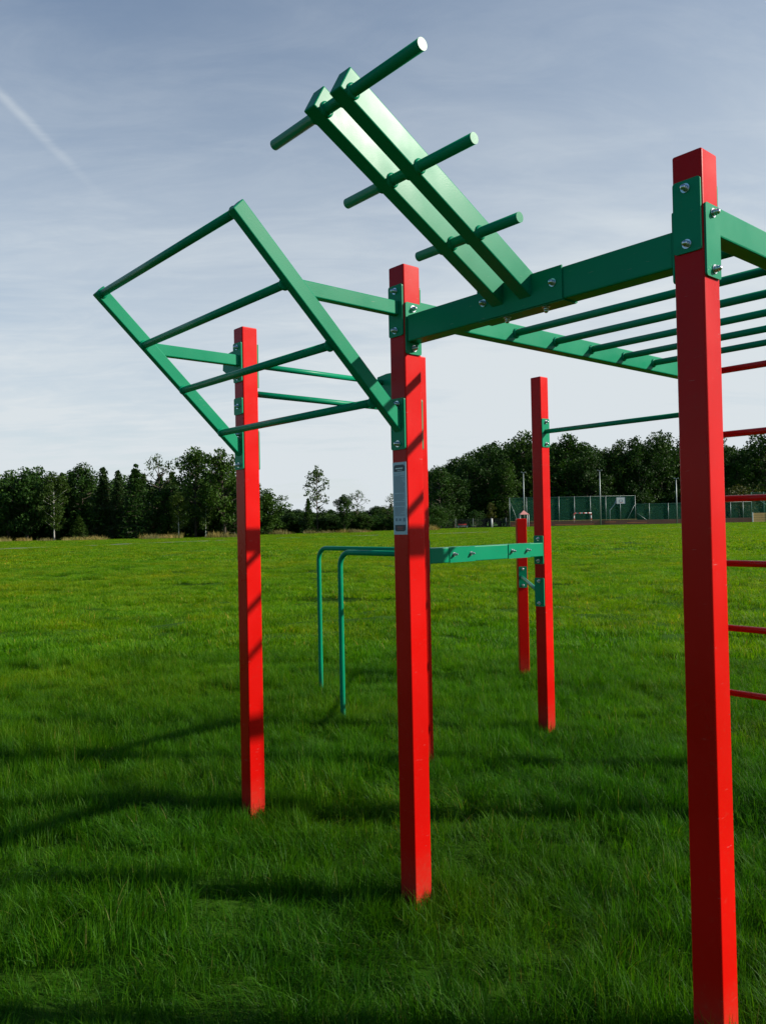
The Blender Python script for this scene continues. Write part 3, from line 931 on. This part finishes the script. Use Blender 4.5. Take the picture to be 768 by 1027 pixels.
def striped(name, p, q, par):
    p, q = Vector(p), Vector(q)
    bm = bmesh.new(); tube_into(bm, [p, q], .085, 8); o = link(name, finish(bm, name, M['white']), par)
    n = int((q - p).length / .42)
    bm = bmesh.new()
    for i in range(0, n, 2): tube_into(bm, [p + (q - p) * (i / n), p + (q - p) * ((i + 1) / n)], .089, 8)
    link('stripe', finish(bm, 'stripe', M['signal']), o)


striped('goal_post', (0, 0, 0), (0, 0, gh), gl); striped('goal_post', (gw, 0, 0), (gw, 0, gh), gl); striped('crossbar', (-.08, 0, gh), (gw + .08, 0, gh), gl)
bm = bmesh.new()
for x in (0, gw): tube_into(bm, [(x, 0, gh - .1), (x, .9, gh - .1), (x, 1.2, 0)], .035, 6)
tube_into(bm, [(0, 1.2, .05), (gw, 1.2, .05)], .035, 6)
link('net_frame', finish(bm, 'net_frame', M['galv']), gl)

# basketball stand
yb = YP + 4
bs = empty('basketball_stand', (gx(611.4, yb), yb, float(ground_z(40, yb)))); tag(bs, 'basketball stand with white backboard on a bent pale pole', 'basketball hoop')
zt = pxz(618, 502, yb) - bs.location.z
bm = bmesh.new(); tube_into(bm, [(0, 0, -.1), (0, 0, 2.9), (.95, 0, 4.0), (1.2, 0, zt)], .09, 8)
link('pole', finish(bm, 'pole', M['galv']), bs)
bx_ = (gx(622.3, yb) - gx(611.4, yb))
bkb = box('backboard', (bx_, -.15, zt), (1.75, .05, 1.35), M['white'], bs, .01)
bm = bmesh.new()
for (cx, cz, w, h) in ((0, .64, 1.75, .06), (0, -.64, 1.75, .06), (-.85, 0, .06, 1.35), (.85, 0, .06, 1.35), (0, .12, .62, .06), (0, -.3, .62, .06), (-.3, -.1, .06, .45), (.3, -.1, .06, .45)):
    box_into(bm, (cx, -.03, cz), (w, .01, h))
link('marking', finish(bm, 'marking', M['blue']), bkb)
bm = bmesh.new()
tube_into(bm, [(math.cos(a) * .23, -.32 + math.sin(a) * .23, -.42) for a in np.linspace(0, 6.283, 17)], .02, 6, False)
link('hoop', finish(bm, 'hoop', M['signal']), bkb)

# lamp poles
for px, top, lab in ((602, 472, 'slim pale lamp pole in front of the net between goal and backboard'), (678.5, 480, 'slim pale lamp pole just left of the nearest red post'), (525.5, 474, 'slim pale lamp pole right above the short red post')):
    y = YP - 2.6
    lp = empty('lamp_pole', (gx(px, y), y, float(ground_z(gx(px, y), y)))); tag(lp, lab, 'lamp pole', 'lamp poles beside the pitch')
    h = pxz(px, top, y) - lp.location.z
    bm = bmesh.new(); tube_into(bm, [(0, 0, -.1), (0, 0, h * .5), (0, 0, h)], .1, 10, True, [.12, .10, .07]); link('pole', finish(bm, 'pole', M['galv']), lp)
    bm = bmesh.new(); tube_into(bm, [(-.42, 0, 0), (.42, 0, 0)], .04, 8); ca = link('cross_arm', finish(bm, 'cross_arm', M['galv']), lp, (0, 0, h))
    for sx_ in (-.36, .36): box('lamp_head', (sx_, -.05, h + .1), (.24, .2, .12), M['galv'], lp, .02)

# red bench by the wire fence
rb = empty('bench', (gx(463.5, 145), 145, float(ground_z(14, 145)))); tag(rb, 'low red and white bench in front of the wire fence', 'bench')
box('seat', (0, 0, .45), (2.1, .42, .06), M['white'], rb, .01); box('backrest', (0, .22, .75), (1.5, .05, .22), M['signal'], rb, .01)
for sx_ in (-.8, .8): box('leg', (sx_, 0, .21), (.1, .36, .42), M['white'], rb, .01)

# little pavilion with faded roof
yv = 146.0
pv_ = empty('pavilion', (gx(525, yv), yv, float(ground_z(26, yv)))); tag(pv_, 'small shelter with faded red roof on thin posts, right above the short red post', 'shelter')
hz_ = pxz(525, 516, yv) - pv_.location.z
bm = bmesh.new(); r4 = bmesh.ops.create_cone(bm, cap_ends=True, segments=4, radius1=1.25, radius2=.06, depth=.75)
for v in bm.verts: v.co = Matrix.Rotation(R(45), 3, 'Z') @ v.co
link('roof', finish(bm, 'roof', M['pink']), pv_, (0, 0, hz_ + .37))
for sx_ in (-.78, .78):
    for sy_ in (-.78, .78):
        bm = bmesh.new(); tube_into(bm, [(0, 0, -.1), (0, 0, hz_)], .05, 8); link('post', finish(bm, 'post', M['white']), pv_, (sx_, sy_, 0))
box('table_top', (0, 0, .75), (1.0, 1.0, .05), M['wood'], pv_, .01); box('table_leg', (0, 0, .37), (.12, .12, .72), M['wood'], pv_, .01)

# ------------------------------------------------------------------ light and sky
sa, sb, sz_ = 1/.78, 1/.82, 1.0
sd = Vector((UV[0][0] * sa + UV[1][0] * sb, UV[0][1] * sa + UV[1][1] * sb, sz_)).normalized()
ELEV = math.asin(sd.z); AZ = math.atan2(sd.x, sd.y)
ld = bpy.data.lights.new('sun', 'SUN'); ld.energy = 5.0; ld.angle = R(.8); ld.color = (1.0, .93, .82)
so = bpy.data.objects.new('sun', ld); COL.objects.link(so)
so.location = sd * 50
so.rotation_euler = (-sd).to_track_quat('-Z', 'Y').to_euler()

wd = bpy.data.worlds.new('World'); scene.world = wd; wd.use_nodes = True
nt = wd.node_tree; N, L = nt.nodes, nt.links
bg = N['Background']; bg.inputs['Strength'].default_value = .084
sky = N.new('ShaderNodeTexSky'); sky.sky_type = 'NISHITA'; sky.sun_disc = False
sky.sun_elevation = ELEV; sky.sun_rotation = AZ; sky.air_density = 1.0; sky.dust_density = .3; sky.ozone_density = 1.9
tc = N.new('ShaderNodeTexCoord'); sp_ = N.new('ShaderNodeSeparateXYZ'); L.new(tc.outputs['Generated'], sp_.inputs[0])


def math_(op, a, b=None, clamp=False):
    n = N.new('ShaderNodeMath'); n.operation = op; n.use_clamp = clamp
    for i, v in enumerate((a, b)):
        if v is None: continue
        if isinstance(v, (int, float)): n.inputs[i].default_value = v
        else: L.new(v, n.inputs[i])
    return n.outputs[0]


def mrange(v, a, b, c, d, smooth=True):
    n = N.new('ShaderNodeMapRange'); n.interpolation_type = 'SMOOTHSTEP' if smooth else 'LINEAR'
    L.new(v, n.inputs[0])
    for i, q in enumerate((a, b, c, d)): n.inputs[i + 1].default_value = q
    return n.outputs[0]


zc = math_('MAXIMUM', sp_.outputs['Z'], 0.0)
den = math_('ADD', zc, .16)
pxn = math_('DIVIDE', sp_.outputs['X'], den); pyn = math_('DIVIDE', sp_.outputs['Y'], den)
cv = N.new('ShaderNodeCombineXYZ'); L.new(pxn, cv.inputs[0]); L.new(pyn, cv.inputs[1])
mp = N.new('ShaderNodeMapping'); mp.inputs['Rotation'].default_value = (0, 0, R(32)); mp.inputs['Scale'].default_value = (.6, 1.15, 1); L.new(cv.outputs[0], mp.inputs['Vector'])
n1 = N.new('ShaderNodeTexNoise'); n1.inputs['Scale'].default_value = 1.15; n1.inputs['Detail'].default_value = 9; n1.inputs['Roughness'].default_value = .58; n1.inputs['Distortion'].default_value = .5
L.new(mp.outputs[0], n1.inputs['Vector'])
mp2 = N.new('ShaderNodeMapping'); mp2.inputs['Rotation'].default_value = (0, 0, R(-18)); mp2.inputs['Scale'].default_value = (.8, 2.1, 1); L.new(cv.outputs[0], mp2.inputs['Vector'])
n2 = N.new('ShaderNodeTexNoise'); n2.inputs['Scale'].default_value = 3.2; n2.inputs['Detail'].default_value = 12; n2.inputs['Roughness'].default_value = .66; n2.inputs['Distortion'].default_value = .8
L.new(mp2.outputs[0], n2.inputs['Vector'])
c1 = mrange(n1.outputs['Fac'], .30, .76, .0, .75)
c2 = mrange(n2.outputs['Fac'], .34, .80, 0, .34)
low = mrange(sp_.outputs['Z'], .03, .62, 1.0, .0, False)       # the cloud sheet is thicker towards the horizon
east = mrange(sp_.outputs['X'], -.5, .6, 0, .35, False)
cov = math_('ADD', math_('MULTIPLY', math_('ADD', c1, c2), math_('ADD', math_('MULTIPLY', low, .45), .17)), math_('MULTIPLY', math_('POWER', low, .80), .80), True)
cov = math_('ADD', cov, math_('MULTIPLY', east, .6), True)
cov = math_('MULTIPLY', cov, mrange(math_('ADD', sp_.outputs['Y'], math_('MULTIPLY', sp_.outputs['X'], .9)), -.45, .5, .06, 1.0))
# contrail: a thin band on a great circle
def px_dir(px, py):
    a, b = (px - 384) / FPX, (py - 513.5) / FPX
    return (_r * a - _u * b + _F).normalized()


d0, d1 = px_dir(2, 96), px_dir(92, 186)
gn = d0.cross(d1).normalized()
vd = N.new('ShaderNodeVectorMath'); vd.operation = 'DOT_PRODUCT'; L.new(tc.outputs['Generated'], vd.inputs[0]); vd.inputs[1].default_value = gn
wob = math_('MULTIPLY', math_('SUBTRACT', n2.outputs['Fac'], .5), .008)
dist = math_('ABSOLUTE', math_('ADD', vd.outputs['Value'], wob))
va = N.new('ShaderNodeVectorMath'); va.operation = 'DOT_PRODUCT'; L.new(tc.outputs['Generated'], va.inputs[0]); va.inputs[1].default_value = (d1 - d0).normalized()
e1 = (d1 - d0).normalized()
along = mrange(va.outputs['Value'], d0.dot(e1) + .02, d1.dot(e1) + .03, 1, 0)
trail = math_('MULTIPLY', math_('MULTIPLY', mrange(dist, .000, .008, .20, 0), along), mrange(n2.outputs['Fac'], .3, .65, .45, 1.0))
cov = math_('ADD', cov, trail, True)
# cloud colour in the same units as the sky texture
mixc = N.new('ShaderNodeMix'); mixc.data_type = 'RGBA'; L.new(cov, mixc.inputs[0]); hs_ = N.new('ShaderNodeHueSaturation'); hs_.inputs['Saturation'].default_value = 1.3; L.new(sky.outputs[0], hs_.inputs['Color']); L.new(hs_.outputs[0], mixc.inputs[6])
mixc.inputs[7].default_value = (6.55, 7.1, 7.45, 1)
L.new(mixc.outputs[2], bg.inputs['Color'])

# ------------------------------------------------------------------ render settings
scene.render.engine = 'CYCLES'
cy = scene.cycles
cy.max_bounces = 8; cy.diffuse_bounces = 3; cy.glossy_bounces = 3; cy.transparent_max_bounces = 12; cy.transmission_bounces = 3
cy.use_denoising = True
try: cy.denoiser = 'OPENIMAGEDENOISE'
except Exception: pass
vs = scene.view_settings
vs.view_transform = 'Standard'; vs.look = 'None'; vs.exposure = 0.35; vs.gamma = 1.0; vs.use_curve_mapping = False
